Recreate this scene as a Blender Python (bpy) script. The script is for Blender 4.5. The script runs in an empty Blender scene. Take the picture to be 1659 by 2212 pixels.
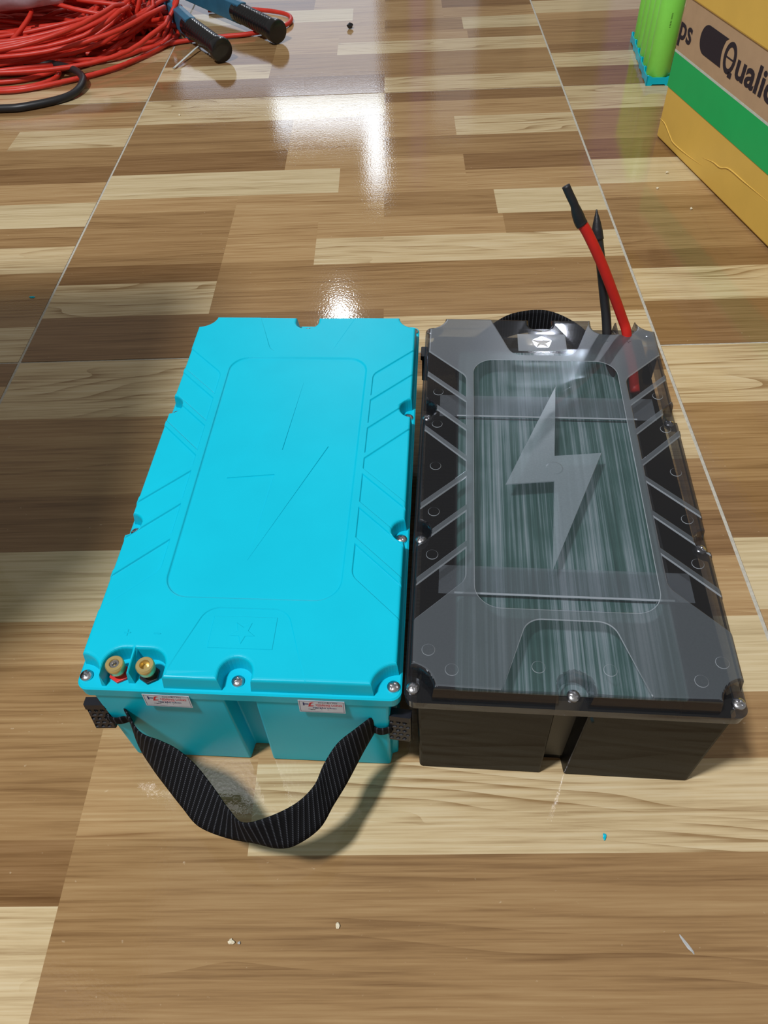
import bpy, bmesh, math, random
import numpy as np
from mathutils import Vector, Matrix
from mathutils.geometry import delaunay_2d_cdt

# ------------------------------------------------------------------ scene, camera, world, lights
scene = bpy.context.scene
COL = scene.collection
scene.view_settings.view_transform = 'Standard'
scene.view_settings.look = 'None'
scene.view_settings.gamma = 1.0
scene.view_settings.use_curve_mapping = False
scene.view_settings.exposure = 0.0

CAM_H = 0.449
PITCH, ROLL, YAW = (math.radians(a) for a in (49.34679678, -3.11362451, -2.47216536))
fwd = Vector((math.sin(YAW)*math.cos(PITCH), math.cos(YAW)*math.cos(PITCH), -math.sin(PITCH)))
right = Vector((math.cos(YAW), -math.sin(YAW), 0))
up = right.cross(fwd)
r2 = math.cos(ROLL)*right + math.sin(ROLL)*up
u2 = -math.sin(ROLL)*right + math.cos(ROLL)*up
cam_data = bpy.data.cameras.new('camera')
cam = bpy.data.objects.new('camera', cam_data); COL.objects.link(cam)
cam_data.sensor_fit = 'VERTICAL'; cam_data.sensor_height = 34.6
cam_data.lens = 34.6*1662.0/2212.0
cam_data.clip_start = 0.01; cam_data.clip_end = 60
M = Matrix((r2, u2, -fwd)).transposed().to_4x4(); M.translation = (0, 0, CAM_H)
cam.matrix_world = M
scene.camera = cam

world = bpy.data.worlds.new('world'); scene.world = world; world.use_nodes = True
bgn = world.node_tree.nodes['Background']
bgn.inputs[0].default_value = (1.0, 0.96, 0.90, 1); bgn.inputs[1].default_value = 0.24

def area_light(name, loc, target, size, power, color):
    l = bpy.data.lights.new(name, 'AREA'); l.shape = 'DISK'; l.size = size; l.energy = power; l.color = color
    o = bpy.data.objects.new(name, l); COL.objects.link(o); o.location = loc
    o.rotation_euler = (Vector(target)-Vector(loc)).to_track_quat('-Z', 'Y').to_euler()
    return o
area_light('ceiling_lamp', (-0.76, -0.20, 2.35), (0, 0.35, 0), 0.22, 56, (0.97, 0.98, 1.0))
area_light('far_ceiling_lamp', (-0.372, 4.02, 2.40), (0, 0.5, 0.0), 0.07, 7, (0.92, 0.96, 1.0))

area_light('wall_ceiling_lamp', (0.818, 3.6, 2.477), (0.80, 3.8, 0), 0.10, 12, (0.90, 0.94, 1.0))

# ------------------------------------------------------------------ helpers
def srgb(r, g, b):
    f = lambda c: (c/12.92 if c <= 0.04045 else ((c+0.055)/1.055)**2.4)
    return (f(r/255), f(g/255), f(b/255), 1.0)

class NT:
    def __init__(self, name):
        self.m = bpy.data.materials.new(name); self.m.use_nodes = True
        self.t = self.m.node_tree; self.t.nodes.clear()
        self.out = self.n('ShaderNodeOutputMaterial')
    def n(self, typ, **kw):
        nd = self.t.nodes.new(typ)
        for k, v in kw.items(): setattr(nd, k, v)
        return nd
    def l(self, a, b): self.t.links.new(a, b)
    def bsdf(self, color=(0.5, 0.5, 0.5, 1), rough=0.5, metal=0.0, spec=0.5):
        b = self.n('ShaderNodeBsdfPrincipled')
        b.inputs['Base Color'].default_value = color; b.inputs['Roughness'].default_value = rough
        b.inputs['Metallic'].default_value = metal; b.inputs['Specular IOR Level'].default_value = spec
        self.l(b.outputs[0], self.out.inputs[0]); return b
    def noise(self, scale, detail=3, rough=0.5, vec=None, dims='3D'):
        nz = self.n('ShaderNodeTexNoise'); nz.inputs['Scale'].default_value = scale
        nz.inputs['Detail'].default_value = detail; nz.inputs['Roughness'].default_value = rough
        if vec is not None: self.l(vec, nz.inputs['Vector'])
        return nz
    def ramp(self, fac, stops):
        r = self.n('ShaderNodeValToRGB'); e = r.color_ramp.elements
        while len(e) < len(stops): e.new(0.5)
        for el, (p, c) in zip(e, stops): el.position = p; el.color = c
        self.l(fac, r.inputs[0]); return r
    def bump(self, height, strength, dist, bsdf):
        b = self.n('ShaderNodeBump'); b.inputs['Strength'].default_value = strength; b.inputs['Distance'].default_value = dist
        self.l(height, b.inputs['Height']); self.l(b.outputs[0], bsdf.inputs['Normal']); return b
    def coords(self, scale=(1, 1, 1), kind='Object', loc=(0, 0, 0)):
        tc = self.n('ShaderNodeTexCoord'); mp = self.n('ShaderNodeMapping')
        mp.inputs['Scale'].default_value = scale; mp.inputs['Location'].default_value = loc
        self.l(tc.outputs[kind], mp.inputs[0]); return mp.outputs[0]
    def math(self, op, a, b=None, clamp=False):
        nd = self.n('ShaderNodeMath', operation=op); nd.use_clamp = clamp
        for i, v in enumerate((a, b)):
            if v is None: continue
            if isinstance(v, (int, float)): nd.inputs[i].default_value = v
            else: self.l(v, nd.inputs[i])
        return nd.outputs[0]
    def mix(self, fac, a, b):
        nd = self.n('ShaderNodeMix', data_type='RGBA')
        if isinstance(fac, (int, float)): nd.inputs[0].default_value = fac
        else: self.l(fac, nd.inputs[0])
        for s, v in ((6, a), (7, b)):
            if isinstance(v, tuple): nd.inputs[s].default_value = v
            else: self.l(v, nd.inputs[s])
        return nd.outputs[2]

def plain(name, color, rough=0.5, metal=0.0, spec=0.5, var=0.08, nscale=120, bump=0.0, bscale=900):
    t = NT(name); b = t.bsdf(color, rough, metal, spec)
    nz = t.noise(nscale, 4, 0.6, t.coords())
    lo = tuple(c*(1-var) for c in color[:3])+(1,); hi = tuple(min(1, c*(1+var)) for c in color[:3])+(1,)
    r = t.ramp(nz.outputs[0], [(0.3, lo), (0.7, hi)]); t.l(r.outputs[0], b.inputs['Base Color'])
    if bump:
        nb = t.noise(bscale, 3, 0.6, t.coords()); t.bump(nb.outputs[0], bump, 0.0005, b)
    return t.m

def link(name, me, mats=None, parent=None, loc=None, rot=None):
    o = bpy.data.objects.new(name, me); COL.objects.link(o)
    if mats is not None and not me.materials:
        for m in (mats if isinstance(mats, (list, tuple)) else [mats]): me.materials.append(m)
    if parent is not None: o.parent = parent
    if loc is not None: o.location = loc
    if rot is not None: o.rotation_euler = rot
    return o
def mesh(name, verts, faces, smooth=False, fm=None):
    me = bpy.data.meshes.new(name); me.from_pydata([tuple(v) for v in verts], [], faces); me.validate(); me.update()
    if smooth: me.polygons.foreach_set('use_smooth', [True]*len(me.polygons))
    if fm is not None: me.polygons.foreach_set('material_index', fm)
    return me
def bm_mesh(name, bm, smooth=False):
    bmesh.ops.recalc_face_normals(bm, faces=bm.faces)
    me = bpy.data.meshes.new(name); bm.to_mesh(me); bm.free()
    if smooth: me.polygons.foreach_set('use_smooth', [True]*len(me.polygons))
    return me
def box_mesh(name, x0, x1, y0, y1, z0, z1, bev=0.0, segs=2):
    bm = bmesh.new()
    vs = [bm.verts.new((x, y, z)) for z in (z0, z1) for y in (y0, y1) for x in (x0, x1)]
    for f in ((0, 2, 3, 1), (4, 5, 7, 6), (0, 1, 5, 4), (1, 3, 7, 5), (3, 2, 6, 7), (2, 0, 4, 6)):
        bm.faces.new([vs[i] for i in f])
    if bev: bmesh.ops.bevel(bm, geom=bm.edges[:], offset=bev, segments=segs, profile=0.5, affect='EDGES')
    return bm_mesh(name, bm)
def prism(name, pts, y0, y1, axis='z', bev=0.0):
    """polygon (2d) extruded; axis z: pts are xy ; axis y: pts are xz"""
    bm = bmesh.new()
    mk = (lambda p, h: (p[0], p[1], h)) if axis == 'z' else (lambda p, h: (p[0], h, p[1]))
    a = [bm.verts.new(mk(p, y0)) for p in pts]; b = [bm.verts.new(mk(p, y1)) for p in pts]
    bm.faces.new(a[::-1]); bm.faces.new(b); n = len(pts)
    for i in range(n): bm.faces.new((a[i], a[(i+1) % n], b[(i+1) % n], b[i]))
    if bev: bmesh.ops.bevel(bm, geom=bm.edges[:], offset=bev, segments=2, profile=0.5, affect='EDGES')
    return bm_mesh(name, bm)
def lathe(name, prof, seg=24, smooth=True, cap=True):
    vs, fs = [], []
    for r, z in prof:
        for k in range(seg):
            a = 2*math.pi*k/seg; vs.append((r*math.cos(a), r*math.sin(a), z))
    for i in range(len(prof)-1):
        for k in range(seg):
            fs.append((i*seg+k, i*seg+(k+1) % seg, (i+1)*seg+(k+1) % seg, (i+1)*seg+k))
    if cap:
        fs.append(tuple(range(seg))[::-1]); fs.append(tuple((len(prof)-1)*seg+k for k in range(seg)))
    me = mesh(name, vs, fs, smooth)
    me.set_sharp_from_angle(angle=math.radians(40)) if smooth else None
    return me
def catmull(pts, n):
    P = [np.array(p, float) for p in pts]; P = [2*P[0]-P[1]]+P+[2*P[-1]-P[-2]]; out = []
    for i in range(1, len(P)-2):
        for k in range(n):
            t = k/n; a, b, c, d = P[i-1:i+3]
            out.append(0.5*((2*b)+(-a+c)*t+(2*a-5*b+4*c-d)*t*t+(-a+3*b-3*c+d)*t**3))
    out.append(P[-2]); return out
def tube(name, pts, rad, seg=8, smooth=True):
    pts = [np.array(p, float) for p in pts]; n = len(pts)
    rr = rad if isinstance(rad, (list, tuple)) else [rad]*n
    vs, fs = [], []; up0 = np.array([0.1, 0.05, 1.0])
    for i, p in enumerate(pts):
        t = pts[min(i+1, n-1)]-pts[max(i-1, 0)]; t = t/(np.linalg.norm(t)+1e-12)
        u0 = up0-t*(up0@t)
        if np.linalg.norm(u0) < 1e-3: u0 = np.array([1., 0, 0])-t*t[0]
        u0 /= np.linalg.norm(u0); w = np.cross(t, u0); up0 = u0
        for k in range(seg):
            a = 2*math.pi*k/seg; vs.append(p+rr[i]*(math.cos(a)*u0+math.sin(a)*w))
    for i in range(n-1):
        for k in range(seg):
            fs.append((i*seg+k, i*seg+(k+1) % seg, (i+1)*seg+(k+1) % seg, (i+1)*seg+k))
    fs.append(tuple(range(seg))[::-1]); fs.append(tuple((n-1)*seg+k for k in range(seg)))
    return mesh(name, vs, fs, smooth)
def join_data(name, metas):
    bm = bmesh.new()
    for me in metas: bm.from_mesh(me); bpy.data.meshes.remove(me)
    me = bpy.data.meshes.new(name); bm.to_mesh(me); bm.free(); return me
def text_mesh(name, body, size, w=None, h=None, bold=0.0, depth=0.00004, align='LEFT'):
    """flat text in the xz-plane facing -y, lower left at origin; scaled to width w and height h when given"""
    cu = bpy.data.curves.new('t', 'FONT'); cu.body = body; cu.size = size; cu.extrude = depth/2; cu.offset = bold; cu.resolution_u = 3
    o = bpy.data.objects.new('t', cu); COL.objects.link(o)
    dg = bpy.context.evaluated_depsgraph_get(); dg.update()
    me = bpy.data.meshes.new_from_object(o.evaluated_get(dg)); me.name = name
    bpy.data.objects.remove(o); bpy.data.curves.remove(cu)
    co = np.array([v.co for v in me.vertices]); mn, mx = co.min(0), co.max(0)
    sx = w/(mx[0]-mn[0]) if w else 1; sy = h/(mx[1]-mn[1]) if h else (sx if w else 1)
    for v in me.vertices:
        x, y, z = v.co; v.co = ((x-mn[0])*sx, -z, (y-mn[1])*sy)
    me.update(); return me
def empty(name, loc=(0, 0, 0), rotz=0.0):
    o = bpy.data.objects.new(name, None); COL.objects.link(o); o.location = loc; o.rotation_euler = (0, 0, rotz)
    o.empty_display_size = 0.02; return o
def tag(o, label, cat, group=None):
    o['label'] = label; o['category'] = cat
    if group: o['group'] = group
    return o
def struct(o): o['kind'] = 'structure'; return o
def arc(cx, cy, r, a0, a1, n=14):
    return [(cx+r*math.cos(math.radians(a0+(a1-a0)*i/n)), cy+r*math.sin(math.radians(a0+(a1-a0)*i/n))) for i in range(n+1)]

# ------------------------------------------------------------------ materials
def wood_mat(name, lo, mid, hi, figure=0.5):
    t = NT(name); b = t.bsdf(mid, 0.10, 0, 0.5)
    oi = t.n('ShaderNodeObjectInfo'); tc = t.n('ShaderNodeTexCoord')
    cmb = t.n('ShaderNodeCombineXYZ')
    t.l(t.math('MULTIPLY', oi.outputs['Random'], 37.0), cmb.inputs[0]); t.l(t.math('MULTIPLY', oi.outputs['Random'], 91.0), cmb.inputs[1])
    add = t.n('ShaderNodeVectorMath', operation='ADD'); t.l(tc.outputs['Object'], add.inputs[0]); t.l(cmb.outputs[0], add.inputs[1])
    def mp(s):
        m = t.n('ShaderNodeMapping'); m.inputs['Scale'].default_value = s; t.l(add.outputs[0], m.inputs[0]); return m.outputs[0]
    warp = t.noise(1.0, 2, 0.4, mp((3.0, 17.0, 1)))
    sep = t.n('ShaderNodeSeparateXYZ'); t.l(add.outputs[0], sep.inputs[0])
    # growth-ring lines: contours of a warped height, long along x
    hgt = t.math('ADD', t.math('MULTIPLY', sep.outputs[1], 34.0), t.math('MULTIPLY', warp.outputs[0], 4.2*figure+0.5))
    saw = t.math('FRACT', t.math('MULTIPLY', hgt, 2.6))
    ring = t.math('POWER', saw, 3.0)
    rmask = t.noise(1.0, 2, 0.5, mp((7.0, 40.0, 1)))
    rm = t.n('ShaderNodeMapRange'); rm.inputs['From Min'].default_value = 0.42; rm.inputs['From Max'].default_value = 0.66; t.l(rmask.outputs[0], rm.inputs[0])
    ring = t.math('MULTIPLY', ring, rm.outputs[0])
    fine = t.noise(1.0, 4, 0.6, mp((11.0, 420.0, 1)))
    coarse = t.noise(1.0, 3, 0.55, mp((2.2, 75.0, 1)))
    v = t.math('ADD', t.math('MULTIPLY', fine.outputs[0], 0.90), t.math('MULTIPLY', coarse.outputs[0], 0.50))
    v = t.math('SUBTRACT', v, t.math('MULTIPLY', ring, 0.08+0.34*figure))
    r = t.ramp(v, [(0.40, lo), (0.68, mid), (0.96, hi)])
    sp = t.noise(1.0, 2, 0.5, mp((260.0, 330.0, 1))); spk = t.n('ShaderNodeMapRange'); spk.inputs['From Min'].default_value = 0.72; spk.inputs['From Max'].default_value = 0.80; t.l(sp.outputs[0], spk.inputs[0])
    t.l(t.mix(t.math('MULTIPLY', spk.outputs[0], 0.45), r.outputs[0], srgb(210, 190, 160)), b.inputs['Base Color'])
    peel = t.noise(420, 2, 0.5, tc.outputs['Object'])
    t.bump(peel.outputs[0], 0.09, 0.0006, b)
    rgh = t.noise(14, 3, 0.6, tc.outputs['Object']); mr = t.n('ShaderNodeMapRange')
    mr.inputs['To Min'].default_value = 0.04; mr.inputs['To Max'].default_value = 0.08; t.l(rgh.outputs[0], mr.inputs[0]); t.l(mr.outputs[0], b.inputs['Roughness'])
    return t.m
WOOD = {
 'L': wood_mat('pale_wood_print', srgb(150, 122, 84), srgb(198, 176, 136), srgb(214, 198, 164), 0.9),
 'P': wood_mat('bleached_wood_print', srgb(164, 142, 104), srgb(200, 181, 142), srgb(214, 198, 164), 0.3),
 'T': wood_mat('tan_wood_print', srgb(138, 104, 68), srgb(172, 140, 98), srgb(190, 162, 120), 0.45),
 'M': wood_mat('brown_wood_print', srgb(116, 86, 55), srgb(152, 120, 81), srgb(170, 140, 99), 0.35),
 'D': wood_mat('dark_wood_print', srgb(100, 71, 43), srgb(134, 102, 67), srgb(152, 120, 84), 0.25)}
grout = plain('pale_grout', srgb(182, 178, 166), 0.8, var=0.15, nscale=300)

def teal_mat():
    t = NT('turquoise_plastic'); b = t.bsdf((0.004, 0.46, 0.57, 1), 0.36, 0, 0.22)
    nz = t.noise(1600, 3, 0.6, t.coords()); t.bump(nz.outputs[0], 0.09, 0.0003, b)
    n2 = t.noise(25, 3, 0.5, t.coords()); r = t.ramp(n2.outputs[0], [(0.3, (0.0005, 0.485, 0.655, 1)), (0.7, (0.001, 0.515, 0.69, 1))])
    t.l(r.outputs[0], b.inputs['Base Color']); return t.m
TEAL = teal_mat()

def smoke_mat(name, tint, haze, hazecol, rough, edge=0.55, hrough=0.45, base=0.045):
    """thin smoked acrylic: tinted transmission, a share of surface haze and a grazing-angle gloss"""
    t = NT(name)
    tr = t.n('ShaderNodeBsdfTransparent'); tr.inputs[0].default_value = tint
    df = t.n('ShaderNodeBsdfPrincipled'); df.inputs['Base Color'].default_value = hazecol; df.inputs['Roughness'].default_value = hrough
    nz = t.noise(900, 3, 0.6, t.coords())
    mr = t.n('ShaderNodeMapRange'); mr.inputs['To Min'].default_value = haze*0.85; mr.inputs['To Max'].default_value = haze*1.15; t.l(nz.outputs[0], mr.inputs[0])
    m1 = t.n('ShaderNodeMixShader'); t.l(mr.outputs[0], m1.inputs[0]); t.l(tr.outputs[0], m1.inputs[1]); t.l(df.outputs[0], m1.inputs[2])
    gl = t.n('ShaderNodeBsdfGlossy'); gl.inputs['Roughness'].default_value = rough; gl.inputs['Color'].default_value = (0.9, 0.92, 1, 1)
    lw = t.n('ShaderNodeLayerWeight'); f = t.math('POWER', lw.outputs['Facing'], 4.0); f = t.math('ADD', t.math('MULTIPLY', f, edge), base, True)
    m2 = t.n('ShaderNodeMixShader'); t.l(f, m2.inputs[0]); t.l(m1.outputs[0], m2.inputs[1]); t.l(gl.outputs[0], m2.inputs[2])
    t.l(m2.outputs[0], t.out.inputs[0]); return t.m
CLEAR = smoke_mat('smoked_clear_plastic', (0.66, 0.68, 0.70, 1), 0.02, (0.30, 0.32, 0.36, 1), 0.05)
FROST = smoke_mat('smoked_frosted_plastic', (0.70, 0.74, 0.76, 1), 0.56, (0.075, 0.092, 0.106, 1), 0.30, hrough=0.35, base=0.07)
BOLTF = smoke_mat('smoked_frosted_emblem', (0.60, 0.64, 0.67, 1), 0.62, (0.19, 0.235, 0.265, 1), 0.22, hrough=0.35)
SIDE = smoke_mat('smoked_lid_edge', (0.42, 0.42, 0.44, 1), 0.05, (0.25, 0.26, 0.30, 1), 0.05)
EDGE = smoke_mat('smoked_edge_highlight', (0.55, 0.57, 0.60, 1), 0.55, (0.36, 0.40, 0.44, 1), 0.10)  # highlight lines of the moulded steps painted in as paler haze
TUBS = smoke_mat('smoked_tub_plastic', (0.045, 0.044, 0.042, 1), 0.30, (0.006, 0.006, 0.006, 1), 0.04, edge=0.16, base=0.014)

BLACK_RUB = plain('black_rubber', (0.010, 0.010, 0.011, 1), 0.2, bump=0.1, bscale=500)
RED_WIRE = plain('red_wire_insulation', srgb(208, 52, 36), 0.42, var=0.1)
RED_CABLE = plain('red_silicone_cable', srgb(196, 26, 12), 0.5)
BLACK_CABLE = plain('black_cable_sheath', (0.014, 0.014, 0.016, 1), 0.42)
SHRINK = plain('black_heat_shrink', (0.010, 0.010, 0.012, 1), 0.5, bump=0.5, bscale=260)
STEEL = plain('screw_steel', (0.62, 0.62, 0.64, 1), 0.22, 1.0)
BRASS = plain('brass', srgb(222, 198, 132), 0.3, 0.75)
DARKM = plain('dark_metal', (0.03, 0.03, 0.035, 1), 0.35, 0.6)
REDP = plain('red_plastic', srgb(205, 40, 38), 0.4)
BLKP = plain('black_plastic', (0.012, 0.013, 0.018, 1), 0.3)
BLUEP = plain('blue_painted_steel', srgb(48, 104, 134), 0.42, var=0.15, nscale=40)
WHITEP = plain('white_plastic', srgb(200, 205, 200), 0.45)
PAPER = plain('silver_white_sticker', srgb(196, 198, 206), 0.5)
INK_RED = plain('red_ink', srgb(190, 40, 48), 0.6)
INK_NAVY = plain('navy_ink', srgb(34, 36, 92), 0.6)
INK_DARK = plain('dark_ink', srgb(40, 36, 60), 0.6)
INK_BLACK = plain('black_carton_ink', srgb(36, 28, 40), 0.7, var=0.25, nscale=900)
CELLG = plain('lime_green_cell_wrap', srgb(140, 232, 92), 0.35, var=0.03)
YELLOW = plain('yellow_carton_print', srgb(226, 186, 88), 0.45, var=0.04, nscale=18)
KRAFT = plain('brown_kraft_card', srgb(186, 156, 124), 0.6, var=0.05, nscale=60)
GREENP = plain('green_carton_print', srgb(0, 182, 96), 0.45, var=0.04, nscale=20)
CARTW = plain('white_carton_line', srgb(196, 206, 196), 0.6)
def web_mat():
    t = NT('black_webbing'); b = t.bsdf((0.008, 0.008, 0.010, 1), 0.75, 0, 0.12)
    tc = t.n('ShaderNodeTexCoord'); s = t.n('ShaderNodeSeparateXYZ'); t.l(tc.outputs['UV'], s.inputs[0])
    rib = t.math('SINE', t.math('MULTIPLY', s.outputs[0], 6.2832*62)); thr = t.math('SINE', t.math('MULTIPLY', s.outputs[1], 6.2832*22))
    k = t.math('MULTIPLY', t.math('POWER', t.math('MAXIMUM', rib, 0), 5.0), t.math('ADD', t.math('MULTIPLY', thr, 0.5), 0.5))
    c = t.mix(k, (0.004, 0.004, 0.005, 1), (0.085, 0.09, 0.105, 1)); t.l(c, b.inputs['Base Color'])
    t.bump(t.math('ADD', rib, t.math('MULTIPLY', thr, 0.4)), 0.4, 0.0003, b); return t.m
WEB = web_mat()
def fibre_mat():
    t = NT('green_glass_fibre_board'); b = t.bsdf((0.1, 0.2, 0.18, 1), 0.22, 0, 0.5)
    a = t.noise(1.0, 4, 0.65, t.coords((520, 5, 1))); c = t.noise(1.0, 3, 0.5, t.coords((70, 4, 1))); e = t.noise(22, 3, 0.5, t.coords())
    v = t.math('ADD', t.math('MULTIPLY', a.outputs[0], 0.75), t.math('MULTIPLY', c.outputs[0], 0.45)); v = t.math('ADD', v, t.math('MULTIPLY', e.outputs[0], 0.25))
    r = t.ramp(v, [(0.52, srgb(46, 84, 76)), (0.70, srgb(84, 124, 116)), (0.80, srgb(150, 172, 172)), (0.92, srgb(196, 206, 208))])
    t.l(r.outputs[0], b.inputs['Base Color']); return t.m
FIBRE = fibre_mat()
def film_mat(name, haze, col, rough):
    return smoke_mat(name, (0.93, 0.94, 0.95, 1), haze, col, rough, edge=0.5)
FILM = film_mat('clear_wrap_film', 0.02, (0.6, 0.62, 0.65, 1), 0.12)
TAPE = film_mat('clear_packing_tape', 0.13, (0.50, 0.54, 0.58, 1), 0.15)
TAPE_EDGE = plain('white_tape_edge', srgb(200, 206, 210), 0.5)
PACK_DARK = plain('black_pack_wrap', (0.010, 0.011, 0.013, 1), 0.4)
BAG = plain('white_plastic_bag', srgb(196, 186, 196), 0.4)

# ------------------------------------------------------------------ floor: tiles printed with planks
TILE = 0.601; TX, TY = -0.363, 0.5815
PLANKS = [
 (0, .345, .52, .60, 'L'), (.345, .60, .565, .60, 'D'), (.345, .60, .512, .565, 'T'),
 (0, .22, .428, .52, 'M'), (.22, .345, .4535, .52, 'T'), (.345, .44, .4535, .512, 'T'), (.44, .60, .4535, .512, 'L'),
 (.22, .345, .372, .4535, 'T'), (.345, .60, .399, .4535, 'M'), (0, .22, .372, .428, 'D'),
 (.345, .445, .356, .399, 'T'), (.445, .60, .356, .399, 'D'), (0, .29, .31, .372, 'P'), (.29, .345, .31, .372, 'T'),
 (.345, .445, .305, .356, 'T'), (.445, .60, .305, .356, 'T'), (0, .17, .276, .31, 'T'),
 (.17, .345, .249, .31, 'T'), (.345, .475, .249, .305, 'M'), (.475, .60, .249, .305, 'P'),
 (0, .17, .163, .276, 'M'), (.17, .27, .163, .249, 'T'), (.27, .48, .206, .249, 'T'), (.48, .60, .206, .249, 'M'),
 (.27, .60, .153, .206, 'L'), (0, .17, .128, .163, 'D'), (.17, .27, .153, .163, 'M'),
 (0, .17, .07, .128, 'L'), (.17, .60, .07, .153, 'M'), (.345, .60, .056, .07, 'M'),
 (0, .345, 0, .07, 'D'), (.345, .60, 0, .056, 'L')]
floor = struct(link('floor', box_mesh('floor', -4, 4, -2.5, 4.9, -0.02, -0.0006), [grout]))
tile_me = box_mesh('floor_tile', 0.0014, TILE-0.0014, 0.0011, TILE-0.0011, -0.004, -0.00015)
tile_me.materials.append(WOOD['T'])
plank_me = []
for (x0, x1, y0, y1, k) in PLANKS:
    sc_ = TILE/0.60
    e = lambda v: min(max(v*sc_, 0.0011), TILE-0.0011)
    X0, X1, Y0, Y1 = max(e(x0), .0014), min(e(x1), TILE-.0014), e(y0), e(y1); cx, cy = (X0+X1)/2, (Y0+Y1)/2
    me = box_mesh('plank', X0-cx, X1-cx, Y0-cy, Y1-cy, -0.002, 0.0); me.materials.append(WOOD[k]); plank_me.append((me, cx, cy))
for j in range(-1, 3):
    for i in range(-3, 4):
        t = link('floor_tile', tile_me, parent=floor, loc=(TX+i*TILE, TY+j*TILE, 0))
        near = (-1 <= i <= 1 and -1 <= j <= 1)
        if near:
            for me, cx, cy in plank_me: link('plank', me, parent=t, loc=(cx, cy, 0))
# ------------------------------------------------------------------ far wall (seen mirrored in the floor)
WALL = plain('grey_brown_wall_paint', srgb(132, 116, 104), 0.8, nscale=3)  # even grey-brown wall colour
WHITEW = plain('white_wall_panel', srgb(222, 220, 232), 0.6, nscale=4)
PURPLE = plain('purple_curtain', srgb(150, 110, 186), 0.8)
def emit(name, col, s):
    t = NT(name); e = t.n('ShaderNodeEmission'); e.inputs[0].default_value = col; e.inputs[1].default_value = s
    t.l(e.outputs[0], t.out.inputs[0]); return t.m
GLOWDOOR = emit('added_door_glow', (0.76, 0.84, 1.0, 1), 1.35)  # glow added to an unseen white panel for the pale floor reflection
LITPANE = emit('daylit_window_pane', (0.80, 0.90, 1.0, 1), 8.0)
wall = struct(link('wall_back', box_mesh('wall_back', -4, 4, 4.8, 4.9, -0.02, 2.7), WALL))
for n_, (x0, x1, z0, z1, m_) in enumerate([(0.21, 0.45, 0.0, 1.6, WHITEW), (0.08, 0.165, 0.0, 1.9, PURPLE), (1.16, 1.45, 0.0, 1.9, PURPLE), (0.72, 1.0, 0.3, 1.3, KRAFT)]):
    struct(link('trim_%d' % (n_+1), box_mesh('trim', x0, x1, 4.76, 4.80, z0, z1, 0.004), m_))
for n_, (x0, x1, z0, z1) in enumerate([(-0.72, -0.08, 1.40, 1.55), (-0.19, -0.08, 1.56, 1.93)]):
    w = struct(link('window_%d' % (n_+1), box_mesh('window', x0-.02, x1+.02, 4.775, 4.80, z0-.02, z1+.02, 0.003), WHITEW))
    link('window_pane', box_mesh('window_pane', x0, x1, 4.770, 4.776, z0, z1), LITPANE, w)

gd = struct(link('door_1', box_mesh('door', -1.30, -0.05, 4.772, 4.80, 0.0, 1.38, 0.003), WHITEW))
link('door_glow_panel', box_mesh('door_glow_panel', -1.25, -0.10, 4.768, 4.773, 0.06, 1.36), GLOWDOOR, gd)
struct(link('shadow_block_left', box_mesh('shadow_block_left', -0.62, -0.375, 0.16, 0.43, -0.001, 0.76, 0.01), plain('dark_brown_block', srgb(58, 44, 34), 0.8)))  # unseen block, added only to cast the dark shadow on the left floor

# ------------------------------------------------------------------ battery case (lid, tub, screws...)  units below in mm
ZT, ZF, ZB = 98.0, 87.5, 79.5
A_, B_ = 84.3, 156.6
def plateau_outline():
    a, b = A_, B_; p = []
    p += arc(-a, -b, 12.5, 90, 0)
    p += [(-69.6, -b), (-69.6, -149)] + arc(-60.6, -149, 9, 180, 90, 8)
    p += [(-57.9, -140), (-57.9, -154.5), (-54.5, -154.5), (-54.5, -140)] + arc(-47.5, -149, 9, 90, 0, 8) + [(-38.5, -b)]
    p += [(-7.7, -b)] + arc(0, -151, 7.7, 180, 0) + [(7.7, -b)]
    p += arc(a, -b, 12.5, 180, 90)
    for v in (-54, 54): p += arc(a, v, 7.6, 270, 90)
    p += arc(a, b, 12.5, 270, 180)
    p += [(7.7, b)] + arc(0, 151, 7.7, 360, 180) + [(-7.7, b)]
    p += arc(-a, b, 12.5, 360, 270)
    for v in (54, -54): p += arc(-a, v, 7.6, 90, -90)
    out = []
    for q in p:
        if not out or math.dist(q, out[-1]) > 1e-3: out.append(q)
    return out
def round_poly(pts, r, n=6):
    out = []; N = len(pts)
    for i in range(N):
        p0, p1, p2 = (np.array(pts[(i+k) % N], float) for k in (-1, 0, 1))
        rr = r[i] if isinstance(r, (list, tuple)) else r
        if rr <= 0: out.append(tuple(p1)); continue
        d0 = (p0-p1)/np.linalg.norm(p0-p1); d2 = (p2-p1)/np.linalg.norm(p2-p1)
        ang = math.acos(max(-1, min(1, float(d0@d2)))); L = rr/math.tan(ang/2)
        a, b = p1+d0*L, p1+d2*L; bis = d0+d2; bis /= np.linalg.norm(bis); c = p1+bis*(rr/math.sin(ang/2))
        a0 = math.atan2(*(a-c)[::-1]); a1 = math.atan2(*(b-c)[::-1]); da = (a1-a0+math.pi) % (2*math.pi)-math.pi
        out += [(c[0]+rr*math.cos(a0+da*k/n), c[1]+rr*math.sin(a0+da*k/n)) for k in range(n+1)]
    return out
def offset_in(poly, d):
    P = np.array(poly); n = len(P); e = np.roll(P, -1, 0)-P; e /= np.linalg.norm(e, axis=1)[:, None]
    nr = np.stack([-e[:, 1], e[:, 0]], 1); pn = np.roll(nr, 1, 0); m = nr+pn; L = (m*nr).sum(1); L = np.where(abs(L) < 0.25, 0.25, L)
    return P+m/L[:, None]*d
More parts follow.
